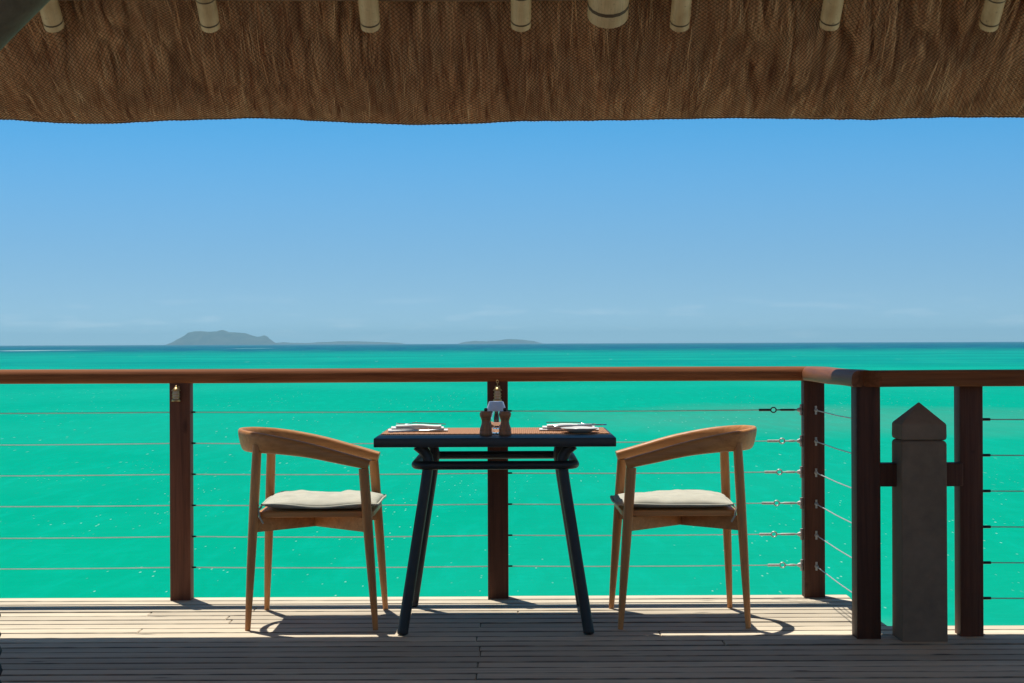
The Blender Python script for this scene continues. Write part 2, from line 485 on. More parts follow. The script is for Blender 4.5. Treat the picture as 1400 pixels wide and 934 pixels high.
# ================================================================== water
def watermat():
    t = NT("lagoon water")
    geo = t.n("ShaderNodeNewGeometry")
    pos = geo.outputs["Position"]
    sep = t.n("ShaderNodeSeparateXYZ"); t.l(pos, sep.inputs[0])
    X, Y = sep.outputs[0], sep.outputs[1]
    def vec(sx, sy, ox=0, oy=0):
        m = t.n("ShaderNodeMapping"); t.l(pos, m.inputs[0])
        m.inputs["Scale"].default_value = (sx, sy, 0.0); m.inputs["Location"].default_value = (ox, oy, 0)
        return m.outputs[0]
    # depth of the lagoon floor: shallow sand, a weedy patch, then the reef edge and deep water
    warp = t.noise(vec(1/900, 1/900), 1.0, 3)
    yw = t.math('ADD', Y, t.math('MULTIPLY', t.math('SUBTRACT', warp, 0.5), 150.0))
    lg = t.math('LOGARITHM', t.math('MAXIMUM', yw, 10.0), 10.0)
    c = t.ramp(t.maprange(lg, 1.3, 3.5), [
        (0.00, (0.0002, 0.325, 0.192)), (0.20, (0.0002, 0.318, 0.205)), (0.45, (0.0002, 0.31, 0.222)),
        (0.50, (0.0002, 0.295, 0.228)), (0.535, (0.0002, 0.225, 0.215)), (0.58, (0.0002, 0.27, 0.235)), (0.66, (0.0002, 0.255, 0.23)), (0.70, (0.0002, 0.19, 0.20)),
        (0.735, (0.0002, 0.12, 0.170)), (0.765, (0.0002, 0.060, 0.165)), (0.82, (0.0002, 0.032, 0.155)), (1.0, (0.0002, 0.026, 0.145))])
    # darker streaks far out, parallel to the shore
    st = t.noise(vec(1/420, 1/45, 3.0, 1.7), 1.0, 3, 0.5)
    stf = t.math('MULTIPLY', t.maprange(st, 0.47, 0.62), t.math('MULTIPLY', t.maprange(Y, 190, 280), t.maprange(Y, 720, 520)))
    c = t.mix(t.math('MULTIPLY', stf, 0.75), c, (0.0002, 0.185, 0.185))
    # sandy, weedy patch on the right
    px = t.math('DIVIDE', t.math('SUBTRACT', X, 15.5), 16.0); py = t.math('DIVIDE', t.math('SUBTRACT', Y, 82.0), 20.0)
    rr = t.math('ADD', t.math('MULTIPLY', px, px), t.math('MULTIPLY', py, py))
    rr = t.math('ADD', rr, t.math('MULTIPLY', t.math('SUBTRACT', t.noise(vec(1/9, 1/16), 1.0, 4), 0.5), 1.6))
    c = t.mix(t.maprange(rr, 0.95, 0.2, 0.0, 0.62), c, (0.06, 0.27, 0.20))
    # pale sandy shallows added out of view to bounce neutral light under the thatch
    c = t.mix(t.maprange(t.math('ADD', Y, t.math('MULTIPLY', t.math('SUBTRACT', t.noise(vec(1/6, 1/6), 1.0, 3), 0.5), 6.0)), 16.0, 22.0, 1.0, 0.0, True), c, (0.68, 0.60, 0.45))
    # soft mottling of the bottom
    mo = t.noise(vec(1/7, 1/22), 1.0, 4, 0.6)
    c = t.mix(t.maprange(mo, 0.35, 0.7, 0.0, 0.35), c, (0.0002, 0.255, 0.18))
    big = t.noise(vec(1/24, 1/40, 4.0, 9.0), 1.0, 3, 0.5)
    c = t.mix(t.maprange(big, 0.45, 0.75, 0.0, 0.55), c, (0.012, 0.36, 0.255))
    rip = t.noise(vec(1.6, 0.30), 1.0, 6, 0.7, 0.4)
    c = t.mix(t.maprange(rip, 0.48, 0.72, 0.0, 0.35), c, (0.002, 0.42, 0.30))  # light on the wavelets painted in as a paler ripple colour
    # white flecks: sun glints painted into the colour, along with real whitecaps
    def glints_and_caps(scale_x, scale_y, thr, y0, y1, y2, y3, clump):
        v = t.n("ShaderNodeTexVoronoi"); t.l(vec(scale_x, scale_y, 7.3, 2.1), v.inputs["Vector"]); v.inputs["Scale"].default_value = 1.0
        d = t.maprange(v.outputs["Distance"], thr, thr*0.55)
        sc_ = t.n("ShaderNodeSeparateColor"); t.l(v.outputs["Color"], sc_.inputs[0])
        pick = t.math('GREATER_THAN', sc_.outputs[0], 0.72)
        cl = t.maprange(t.noise(vec(scale_x*clump, scale_y*clump, 1.1, 5.0), 1.0, 3), 0.44, 0.58)
        z = t.math('MULTIPLY', t.maprange(Y, y0, y1), t.maprange(Y, y3, y2))
        return t.math('MULTIPLY', t.math('MULTIPLY', d, pick), t.math('MULTIPLY', cl, z))
    f = glints_and_caps(9.0, 2.2, 0.17, 10, 15, 45, 60, 0.035)
    f = t.math('ADD', f, glints_and_caps(4.5, 0.75, 0.17, 40, 60, 130, 200, 0.035))
    f = t.math('ADD', f, glints_and_caps(0.30, 0.026, 0.12, 120, 180, 900, 1300, 0.2))
    f = t.math('ADD', f, glints_and_caps(0.05, 0.004, 0.13, 900, 1200, 7000, 9000, 0.5))
    # surf on the reef
    def surf(x0, x1, y0, y1):
        a = t.math('MULTIPLY', t.maprange(X, x0-8, x0+14), t.maprange(X, x1+8, x1-20))
        b = t.math('MULTIPLY', t.maprange(Y, y0, y0+25), t.maprange(Y, y1, y1-40))
        return t.math('MULTIPLY', t.math('MULTIPLY', a, b), t.maprange(t.noise(vec(1/14, 1/60), 1.0, 4), 0.35, 0.5))
    f = t.math('ADD', f, surf(-350, -290, 1020, 1230))
    f = t.math('ADD', f, surf(-232, -212, 1350, 1560))
    f = t.math('MINIMUM', f, 1.0)
    c = t.mix(t.math('MULTIPLY', f, 0.45), c, (0.60, 0.75, 0.68))
    w1 = t.noise(vec(0.55, 0.9), 1.0, 5, 0.6, 0.5)
    w2 = t.noise(vec(3.2, 4.5), 1.0, 4, 0.6, 0.3)
    h = t.math('ADD', w1, t.math('MULTIPLY', w2, 0.18))
    bp = t.n("ShaderNodeBump"); bp.inputs["Strength"].default_value = 0.25; bp.inputs["Distance"].default_value = 0.5
    t.l(h, bp.inputs["Height"])
    df = t.n("ShaderNodeBsdfDiffuse"); t.l(c, df.inputs["Color"]); t.l(bp.outputs[0], df.inputs["Normal"])
    gs = t.n("ShaderNodeBsdfGlossy"); gs.inputs["Roughness"].default_value = 0.22; t.l(bp.outputs[0], gs.inputs["Normal"])
    ms = t.n("ShaderNodeMixShader"); ms.inputs[0].default_value = 0.012
    t.l(df.outputs[0], ms.inputs[1]); t.l(gs.outputs[0], ms.inputs[2]); t.l(ms.outputs[0], t.out.inputs[0])
    return t.m
M['water'] = watermat()
WZ = -2.6
W = 14000.0
ring = [-W, -4000, -1200, -400, -120, -40, 0, 40, 120, 400, 1200, 4000, W]
yr = [-60, 0, 20, 60, 150, 400, 1200, 4000, W]
g = MB()
for yy in yr:
    for xx in ring: g.v.append((xx, yy, WZ))
nx_ = len(ring)
for j in range(len(yr)-1):
    for i in range(nx_-1):
        a = j*nx_+i
        g.f.append((a, a+1, a+1+nx_, a+nx_))
wo = g.build("water", M['water'])
tag(wo, "turquoise lagoon water reaching to the horizon", kind="structure")

# ================================================================== islands
def islandmat():
    t = NT("island scrub")
    v = t.coords("Object", (1,1,1), rand=False)
    n = t.noise(v, 0.02, 5, 0.6)
    n2 = t.noise(v, 0.09, 4, 0.6)
    c = t.mix(t.maprange(n, 0.35, 0.65), (0.03, 0.045, 0.022), (0.085, 0.085, 0.05))
    c = t.mix(t.maprange(n2, 0.5, 0.7, 0, 0.5), c, (0.12, 0.105, 0.07))
    t.bsdf(c, 0.95, spec=0.1)
    return t.m
M['island'] = islandmat()
ISL_Y = 7000.0
def island(label, prof, depth, seed, ISL_Y=10500.0):
    """prof: (px, py) outline in photo pixels -> metres at its own distance; a ridge heightfield"""
    s = 2300.0/ISL_Y
    xs = np.array([(p[0]-700)/s for p in prof]); hs = np.array([max(0.0, (471.2-p[1]-0.0)/s) for p in prof])
    n = 90; m = 24
    gx = np.linspace(xs[0], xs[-1], n)
    hh = np.interp(gx, xs, hs)
    gy = np.linspace(-1, 1, m)
    GX, GY = np.meshgrid(gx, gy)
    prof_y = np.clip(1-np.abs(GY)**1.4, 0, 1)
    sc_ = 90.0
    nz = vnoise(GX/sc_, GY*depth/sc_, seed)*0.7 + vnoise(GX/36, GY*depth/36, seed+1)*0.45
    Z = hh[None, :]*prof_y*(1 + 0.30*nz*(np.abs(GY) > 0.05)) - 2.0 + WZ
    verts = np.stack([GX.ravel(), (ISL_Y + GY*depth).ravel(), Z.ravel()], 1)
    idx = np.arange(n*m).reshape(m, n)
    f = np.stack([idx[:-1,:-1].ravel(), idx[:-1,1:].ravel(), idx[1:,1:].ravel(), idx[1:,:-1].ravel()], 1)
    o = np_mesh("island", verts, f, M['island'], smooth=True)
    return tag(o, label, kind="structure")
island("tallest flat-topped island on the horizon at left", [(228,471.5),(238,466),(250,459),(258,454.5),(266,451.8),(275,451.6),(285,452.6),(296,452),(308,453),(322,453.6),(335,454.5),(345,458),(352,460),(358,459),(361,457.5),(364,459),(368,463.5),(376,467.8),(382,471.5)], 190, 3)
island("low strip of land on the horizon right of the tall island", [(366,471),(380,468),(400,468.3),(420,468.8),(440,467.6),(460,467),(490,466.8),(520,467.8),(545,469),(556,471)], 90, 9, 12500.0)
island("small low island on the horizon above the table", [(626,470.8),(634,468.2),(650,467),(665,467.8),(682,466.2),(694,464.2),(705,464.6),(718,465.8),(730,467.6),(742,470.8)], 90, 15, 12500.0)

# ================================================================== deck
YE, YE2, XE = 7.25, 6.53, 1.44
deck = tag(empty("deck", (0, 6.0, 0)), "weathered grey timber deck above the lagoon", kind="structure")
PITCH, GAP, PT = 0.1, 0.009, 0.032
def plank(x0, x1, y0, y1, dz):
    L, Wd = x1-x0, y1-y0
    b = MB().bevbox(-L/2, L/2, -Wd/2, Wd/2, -PT, 0.0, 0.003, 1)
    o = b.build("plank", M['plank'])
    o.location = ((x0+x1)/2, (y0+y1)/2 - 6.0, dz)
    o.rotation_euler = (random.uniform(-0.020, 0.004), 0, random.uniform(-0.0006, 0.0006))
    o.parent = deck
row = 0
y1 = YE
joints_fixed = {3: [-1.06], 8: [-1.42], 12: [-0.12], 13: [-0.115], 15: [-0.12], 4: [-1.47, 0.02], 9: [0.55], 17: [-0.12]}
while y1 > -0.6:
    y0 = y1-PITCH
    xr = XE if y1 > YE2 + 0.02 else 4.1
    js = joints_fixed.get(row)
    if js is None:
        js = [random.choice([-2.32, -1.12, -0.12, 0.75, 1.75]) + random.uniform(-0.02, 0.02)]
    pts = [-4.3] + sorted(j for j in js if j < xr-0.3) + [xr + random.uniform(-0.004, 0.004)]
    for a, b in zip(pts[:-1], pts[1:]):
        plank(a+0.0015, b-0.0015, y0+GAP/2, y1-GAP/2, random.uniform(-0.003, 0.0))
    y1 = y0
    row += 1
for xj in np.arange(-4.2, 4.2, 0.6):
    ye = YE-0.03 if xj < XE else YE2-0.03
    MB().box(-0.025, 0.025, -0.7, ye-0.002, -0.19, -PT-0.007).build("joist", M['joist'], deck, loc=(xj, -6.0, 0))
MB().box(-4.3, XE-0.002, YE-0.028, YE-0.002, -0.24, -PT-0.004).build("fascia", M['joist'], deck, loc=(0, -6.0, 0))
MB().box(XE+0.002, 4.1, YE2-0.03, YE2-0.004, -0.24, -PT-0.004).build("fascia", M['joist'], deck, loc=(0, -6.0, 0))

# ================================================================== unseen sand bank behind the pavilion, added to bounce sunlight in
def bounce_sandmat():
    t = NT("bounce sand")
    v = t.coords("Object", (1, 1, 1), rand=False)
    n = t.noise(v, 2.5, 6, 0.6); n2 = t.noise(v, 60, 3)
    c = t.mix(t.maprange(n, 0.3, 0.7), (0.27, 0.205, 0.14), (0.35, 0.28, 0.20))
    t.bsdf(c, 0.95, spec=0.1, height=t.math('ADD', n, t.math('MULTIPLY', n2, 0.1)), bump=0.6, dist=0.1)
    return t.m
bx_ = np.linspace(-120, 120, 61); by_ = np.concatenate([np.linspace(1.5, 1.2, 2), np.linspace(-1.5, -60, 40)])
BX, BY = np.meshgrid(bx_, by_)
BZ = -0.22 + 0.06*vnoise(BX/6, BY/6, 41) + 1.9*np.clip((-BY-5.0)/7.0, 0, 1)**2*(3-2*np.clip((-BY-5.0)/7.0, 0, 1)) + 0.25*vnoise(BX/9, BY/7, 42)*np.clip((-BY-4.0)/5.0, 0, 1)
BZ[0, :] = WZ - 0.4
idx = np.arange(BX.size).reshape(BX.shape)
f = np.stack([idx[:-1,:-1].ravel(), idx[:-1,1:].ravel(), idx[1:,1:].ravel(), idx[1:,:-1].ravel()], 1)
tag(np_mesh("bounce_bank", np.stack([BX.ravel(), BY.ravel(), BZ.ravel()], 1), f, bounce_sandmat(), smooth=True), "unseen sand bank added behind the deck to bounce sunlight", kind="structure")

# ================================================================== railing
rail = tag(empty("railing", (0, 7.2, 0)), "red-brown timber railing with six steel cables along the deck edge", "railing")
def rl(b, name, mat, smooth=None, parent=rail):
    b.v = [(x, y-7.2, z) for x, y, z in b.v]
    return b.build(name, mat, parent, smooth)
RT, RH, RW = 0.982, 0.060, 0.110
def rail_sec(w, h):
    """half-round top, softer bottom: list of (across, up) round the section"""
    pts = []
    r = 0.030
    for a in np.linspace(0, 90, 6): pts.append((w/2-r+r*math.cos(R(a)), -r+r*math.sin(R(a))))
    for a in np.linspace(90, 180, 6): pts.append((-w/2+r+r*math.cos(R(a)), -r+r*math.sin(R(a))))
    q = 0.014
    for a in np.linspace(180, 270, 4): pts.append((-w/2+q+q*math.cos(R(a)), -h+q+q*math.sin(R(a))))
    for a in np.linspace(270, 360, 4): pts.append((w/2-q+q*math.cos(R(a)), -h+q+q*math.sin(R(a))))
    return pts
sec = rail_sec(RW, RH)
RYC, RXC, RYR = 7.21, 1.288, 6.165      # centre lines: main run, return, right run
def railrun(name, p0, p1, mitre0, mitre1, mat):
    d = (Vector(p1)-Vector(p0)).normalized()
    side = Vector((d.y, -d.x, 0))
    n = 14
    rings = []
    for k in range(n+1):
        u = k/n
        base = Vector(p0).lerp(Vector(p1), u)
        ring_ = []
        for a, h in sec:
            off = 0.0
            if k == 0: off = mitre0*a
            if k == n: off = mitre1*a
            wob = 0.0012*math.sin(u*9+a*7) if 0 < k < n else 0
            q = base + side*a + d*off + Vector((0, 0, RT+h+wob))
            ring_.append(q)
        rings.append(ring_)
    return rl(MB().sweep(rings), name, mat, 40)
g_ = 0.0012
railrun("handrail", (-4.2, RYC, 0), (RXC-g_, RYC, 0), 0, -1, M['rail_x'])
railrun("handrail", (RXC, RYC-g_, 0), (RXC, RYR+g_, 0), -1, 1, M['rail_y'])
o = railrun("handrail", (RXC+g_, RYR, 0), (4.0, RYR, 0), 1, 0, M['rail_x'])
PW, PD = 0.088, 0.075
posts = []
def post(xc, yc, pw=PW, pd=PD, z0=-0.02):
    zt = RT-RH+0.004
    o = rl(MB().bevbox(xc-pw/2, xc+pw/2, yc-pd/2, yc+pd/2, z0, zt, 0.004, 2), "post", M['post'], 40)
    posts.append(o); return o
PYC = 7.2
for xc in (-4.12, -2.77, -1.416, -0.0625, 1.286):
    post(xc, PYC)
post(1.304, 6.21, 0.088, 0.10)
post(1.694, 6.25, 0.086, 0.085)
post(3.04, 6.25, 0.086, 0.085)
CZ = [0.797, 0.664, 0.531, 0.398, 0.265, 0.133]
CR = 0.0022
def steel(b, name, parent=rail): return rl(b, name, M['steel'], 40, parent) if parent is rail else b.build(name, M['steel'], parent, 40)
for i, z in enumerate(CZ):
    sag = [(-4.12, PYC, z)]
    for xa, xb in ((-4.12,-2.77), (-2.77,-1.416), (-1.416,-0.0625)):
        for u in (0.25, 0.5, 0.75, 1.0):
            sag.append((xa+(xb-xa)*u, PYC, z - 0.006*math.sin(math.pi*u)*(0.4+0.6*((i*37) % 10)/10)))
    xend = 1.06 + 0.012*((i*3) % 4)
    for u in (0.33, 0.66, 1.0): sag.append((-0.0625+(xend+0.0625)*u, PYC, z - 0.003*math.sin(math.pi*u)))
    cable = steel(MB().tube(sag, CR, 6), "cable")
    # turnbuckle: sleeve, ring, rod, clevis at the post
    def off(b):
        b.v = [(x, y-7.2, zz) for x, y, zz in b.v]; return b
    off(MB().tube([(xend-0.005, PYC, z), (xend+0.045, PYC, z)], 0.0055, 8)).build("cable_sleeve", M['black' if i == 0 else 'steel'], cable, 40)
    tb = MB().tube([(xend+0.058+0.012*math.cos(a), PYC, z+0.011*math.sin(a)) for a in np.linspace(0, 2*math.pi, 11)], 0.0028, 6)
    tb.tube([(xend+0.066, PYC, z), (xend+0.085, PYC, z), (xend+0.09, PYC, z), (1.205, PYC, z), (1.212, PYC, z), (1.228, PYC, z)], [0.003, 0.003, 0.0048, 0.0048, 0.003, 0.003], 8)
    off(tb).build("turnbuckle", M['black' if i == 0 else 'steel'], cable, 40)
    cl = MB().tube([(1.218, PYC, z), (1.232, PYC, z)], [0.006, 0.012], 8)
    cl.tube([(1.236, PYC-0.002, z-0.024), (1.236, PYC-0.002, z+0.024)], 0.0065, 8)
    off(cl).build("clevis", M['steel'], cable, 40)
    for xp in (-1.416, -0.0625):
        off(MB().tube([(xp+PW/2-0.004, PYC, z), (xp+PW/2+0.016, PYC, z)], 0.004, 8)).build("cable_sleeve", M['black'], cable, 40)
    # return bay
    c2 = MB().tube([(1.292, PYC-PD/2+0.004, z), (1.292, 6.7, z-0.003), (1.292, 6.262, z)], CR, 6)
    cb = steel(c2, "cable")
    off(MB().tube([(1.292, PYC-PD/2-0.001, z), (1.292, PYC-PD/2-0.03, z)], [0.008, 0.005], 8)
        .tube([(1.292, PYC-PD/2-0.004, z-0.018), (1.292, PYC-PD/2-0.004, z+0.018)], 0.0045, 6)).build("eye_bolt", M['steel'], cb, 40)
    off(MB().tube([(1.292, 6.30, z), (1.292, 6.262, z)], 0.0055, 8)).build("cable_sleeve", M['steel'], cb, 40)
    # right bay
    c3 = steel(MB().tube([(1.735, 6.25, z), (2.3, 6.25, z-0.004), (3.0, 6.25, z)], CR, 6), "cable")
    off(MB().tube([(1.738, 6.25, z), (1.775, 6.25, z)], 0.0055, 8)).build("cable_sleeve", M['black'], c3, 40)
# cross rails into the pillar
rl(MB().bevbox(1.345, 1.442, 6.175, 6.245, 0.555, 0.640, 0.004), "cross_rail", M['post'], 40)
rl(MB().bevbox(1.560, 1.655, 6.175, 6.245, 0.555, 0.640, 0.004), "cross_rail", M['post'], 40)

# ================================================================== pillar
pil = tag(empty("pillar", (1.492, 6.175, 0)), "square grey-brown pillar with pyramid cap between the dark posts at right", "pillar")
hw = 0.082
sh = MB()
rings = []
for z, k in ((-0.01, 1.01), (0.3, 1.003), (0.715, 1.0), (0.722, 0.97), (0.728, 0.90)):
    rings.append([(sx*hw*k, sy*hw*k, z) for sx, sy in ((-1,-1),(1,-1),(1,1),(-1,1))])
sh.sweep(rings)
so = sh.build("shaft", M['stone'], pil)
cp = MB()
rings = [[(sx*hw*k, sy*hw*k, z) for sx, sy in ((-1,-1),(1,-1),(1,1),(-1,1))] for z, k in ((0.7285, 0.88), (0.732, 0.97), (0.742, 0.995), (0.784, 0.985), (0.790, 0.95), (0.858, 0.10), (0.864, 0.02))]
cp.sweep(rings).build("cap", M['stone'], pil)
for o in list(pil.children):
    bv = o.modifiers.new("bevel", 'BEVEL'); bv.width = 0.005; bv.segments = 2; bv.limit_method = 'ANGLE'

# ================================================================== lanterns on the posts
def lantern(x, z, label, hook):
    L = tag(empty("lantern", (x, PYC-PD/2, z)), label, "lantern", "small brass lanterns on the railing posts")
    MB().bevbox(-0.011, 0.011, -0.006, -0.0005, -0.030, 0.034, 0.001).build("back_plate", M['brass'], L)
    MB().lathe([(0.0105, -0.022), (0.014, -0.006), (0.0125, 0.012), (0.010, 0.016)], 14, 0, -0.022).build("globe", M['lampglass'], L, 40)
    MB().lathe([(0.004, 0.030), (0.010, 0.026), (0.019, 0.016), (0.0195, 0.0135), (0.012, 0.014), (0.004, 0.02)][::-1], 16, 0, -0.022).build("lamp_cap", M['brass'], L, 50)
    b = MB().lathe([(0.018, -0.031), (0.019, -0.027), (0.017, -0.022), (0.010, -0.021)], 16, 0, -0.022)
    b.build("lamp_base", M['brass'], L, 50)
    for zz, r in ((-0.012, 0.0165), (0.000, 0.0165)):
        MB().tube([(r*math.cos(a), -0.022+r*math.sin(a), zz) for a in np.linspace(0, 2*math.pi, 17)], 0.0014, 6).build("guard_ring", M['brass'], L, 60)
    for a in (45, 135, 225, 315):
        c, s = math.cos(R(a)), math.sin(R(a))
        MB().tube([(0.0175*c, -0.022+0.0175*s, -0.026), (0.0168*c, -0.022+0.0168*s, 0.0), (0.0150*c, -0.022+0.015*s, 0.017)], 0.0013, 6).build("guard_bar", M['brass'], L, 60)
    MB().tube([(0, -0.003, 0.030), (0, -0.018, 0.036 + hook), (0.0, -0.022, 0.029)], 0.0022, 6).build("bracket", M['brass'], L, 60)
    if hook > 0.005:
        MB().tube([(0.005*math.cos(a), -0.020, 0.040+hook+0.006*math.sin(a)) for a in np.linspace(0, 2*math.pi, 13)], 0.0018, 6).build("hanging_ring", M['brass'], L, 60)
lantern(-1.427, 0.876, "small brass caged lantern on the leftmost railing post", 0.0)
lantern(-0.0625, 0.872, "small brass caged lantern on the railing post behind the table", 0.012)

# ================================================================== table
TX, TY0, TY1, TZ = -0.065, 6.25, 6.99, 0.735
TYC = (TY0+TY1)/2
table = tag(empty("dining_table", (TX, TYC, 0)), "charcoal dining table with angled tubular legs, set for two", "table")
MB().bevbox(-0.451, 0.451, -(TY1-TY0)/2, (TY1-TY0)/2, TZ-0.034, TZ, 0.003, 2).build("tabletop", M['tabletop'], table, 40)
ty = 0.335
for sx in (-1, 1):
    for sy in (-1, 1):
        p = [Vector((sx*0.347, sy*ty, 0.012)), Vector((sx*0.262, sy*0.275, 0.56)), Vector((sx*0.256, sy*0.270, 0.605)),
             Vector((sx*0.252, sy*0.267, 0.635)), Vector((sx*0.256, sy*0.266, 0.660)), Vector((sx*0.270, sy*0.268, 0.682)), Vector((sx*0.295, sy*0.272, 0.703))]
        lg_ = MB().tube(p, [0.0205, 0.0205, 0.0205, 0.0205, 0.0205, 0.0205, 0.0205], 14).build("leg", M['table'], table, 50)
        MB().lathe([(0.015, 0.0), (0.020, 0.003), (0.0212, 0.014), (0.019, 0.02)], 14, sx*0.347, sy*ty).build("foot_cap", M['black'], lg_, 50)
rp = []
hx, hy, rc = 0.302, 0.292, 0.055
for cx, cy, a0 in ((hx-rc, hy-rc, 0), (-hx+rc, hy-rc, 90), (-hx+rc, -hy+rc, 180), (hx-rc, -hy+rc, 270)):
    for a in np.linspace(0, 90, 7): rp.append((cx+rc*math.cos(R(a0+a)), cy+rc*math.sin(R(a0+a)), 0.628))
rp.append(rp[0])
MB().tube(rp, 0.0165, 12).build("ring_stretcher", M['table'], table, 50)

# ================================================================== chairs
def superring(c, ax, ay, w, h, p=3.2, n=16):
    out = []
    for j in range(n):
        a = 2*math.pi*j/n + math.pi/n
        ca, sa = math.cos(a), math.sin(a)
        x = math.copysign(abs(ca)**(2/p), ca); y = math.copysign(abs(sa)**(2/p), sa)
        out.append(c + ax*(x*w/2) + ay*(y*h/2))
    return out

def make_chair(loc, mirror, rz, label):
    s = -1 if mirror else 1
    t = tag(empty("dining_chair", loc, rz), label, "chair", "teak armchairs at the table")
    def P(x, y, z): return Vector((s*x, y, z))
    # legs: (bottom, top)
    legs = []
    for sy in (-1, 1):
        bk0, bk1 = P(-0.243, sy*0.25, 0), P(-0.213, sy*0.192, 0.70)
        fr0, fr1 = P(0.243, sy*0.25, 0), P(0.198, sy*0.232, 0.612)
        legs += [(bk0, bk1), (fr0, fr1)]
        k = 6
        MB().tube([bk0.lerp(bk1, i/k) for i in range(k+1)], [0.0105, 0.0135, 0.016, 0.0175, 0.0185, 0.0185, 0.0175], 14).build("leg", M['teak_z'], t, 50)
        MB().tube([fr0.lerp(fr1, i/k) for i in range(k+1)], [0.0105, 0.0135, 0.016, 0.0178, 0.019, 0.0195, 0.0195], 14).build("leg", M['teak_z'], t, 50)
    # arm: one U-shaped bent piece
    ctrl = [(0.219, -0.232), (0.12, -0.238), (0.0, -0.239), (-0.10, -0.230), (-0.17, -0.211), (-0.225, -0.178), (-0.265, -0.130), (-0.288, -0.07), (-0.296, 0.0)]
    zt =   [0.645, 0.673, 0.707, 0.729, 0.742, 0.750, 0.755, 0.757, 0.758]
    hh =   [0.038, 0.046, 0.055, 0.065, 0.074, 0.081, 0.085, 0.086, 0.086]
    ww =   [0.044, 0.043, 0.041, 0.038, 0.035, 0.031, 0.028, 0.026, 0.026]
    pts = [(x, y, a, b, c) for (x, y), a, b, c in zip(ctrl, zt, hh, ww)]
    pts = pts + [(x, -y, a, b, c) for x, y, a, b, c in reversed(pts[:-1])]
    A = np.array(pts)
    # Catmull-Rom resample
    fine = []
    for i in range(len(A)-1):
        p0, p1, p2, p3 = A[max(i-1, 0)], A[i], A[i+1], A[min(i+2, len(A)-1)]
        for u in (0, 1/3, 2/3):
            fine.append(0.5*((2*p1)+(-p0+p2)*u+(2*p0-5*p1+4*p2-p3)*u*u+(-p0+3*p1-3*p2+p3)*u**3))
    fine.append(A[-1])
    rings = []
    m = len(fine)
    for i, q in enumerate(fine):
        a = fine[max(i-1, 0)]; b = fine[min(i+1, m-1)]
        d = Vector((s*(b[0]-a[0]), b[1]-a[1], b[2]-a[2])).normalized()
        up = Vector((0, 0, 1)); side = d.cross(up).normalized(); up2 = side.cross(d)
        # the back leans outward at the top
        tall = max(0.0, (q[3]-0.058)/0.03)
        outw = Vector((s*min(q[0], 0.0)*1.0, q[1]*0.4, 0)).normalized()
        upv = (up2 + outw*0.22*tall).normalized()
        c = Vector((s*q[0], q[1], q[2]-q[3]/2))
        rings.append(superring(c, side, upv, q[4], q[3], 3.0))
    MB().sweep(rings).build("arm_and_back", M['teak_x'], t, 50)
    # seat frame
    zs = 0.447
    b = MB()
    n = 9
    out = []
    a_, b_, r_ = 0.222, 0.222, 0.04
    for cx, cy, a0 in ((a_-r_, b_-r_, 0), (-a_+r_, b_-r_, 90), (-a_+r_, -b_+r_, 180), (a_-r_, -b_+r_, 270)):
        for ang in np.linspace(0, 90, 6):
            out.append((cx+r_*math.cos(R(a0+ang)), cy+r_*math.sin(R(a0+ang))))
    rings = [[P(x*k+0.012, y*k, z) for x, y in out] for z, k in ((zs-0.022, 0.985), (zs-0.019, 1.0), (zs-0.003, 1.0), (zs, 0.985))]
    b.sweep(rings).build("seat", M['teak_x'], t, 40)
    # two diagonal beams crossing under the seat
    for sy in (-1, 1):
        p0 = legs[0 if sy < 0 else 2][0].lerp(legs[0 if sy < 0 else 2][1], 0.57)
        p1 = legs[3 if sy < 0 else 1][0].lerp(legs[3 if sy < 0 else 1][1], 0.65)
        d = Vector((p1.x-p0.x, p1.y-p0.y, 0)); L = d.length; d.normalize()
        side = Vector((-d.y, d.x, 0))*0.011
        z0, z1 = 0.369 + (0.0015 if sy > 0 else 0), zs-0.0225
        if sy > 0: z1 -= 0.001
        v = []
        for u in (0.012, L-0.012):
            c = Vector((p0.x, p0.y, 0)) + d*u
            v.append([c+side+Vector((0,0,z0)), c-side+Vector((0,0,z0)), c-side+Vector((0,0,z1)), c+side+Vector((0,0,z1))])
        MB().sweep(v).build("diagonal_beam", M['teak_x'], t)
    return t
CHX = 0.765
make_chair((-0.765, 6.64, 0), False, 0.0, "teak armchair left of the table, facing right")
make_chair((0.648, 6.64, 0), True, R(0.6), "teak armchair right of the table, facing left")

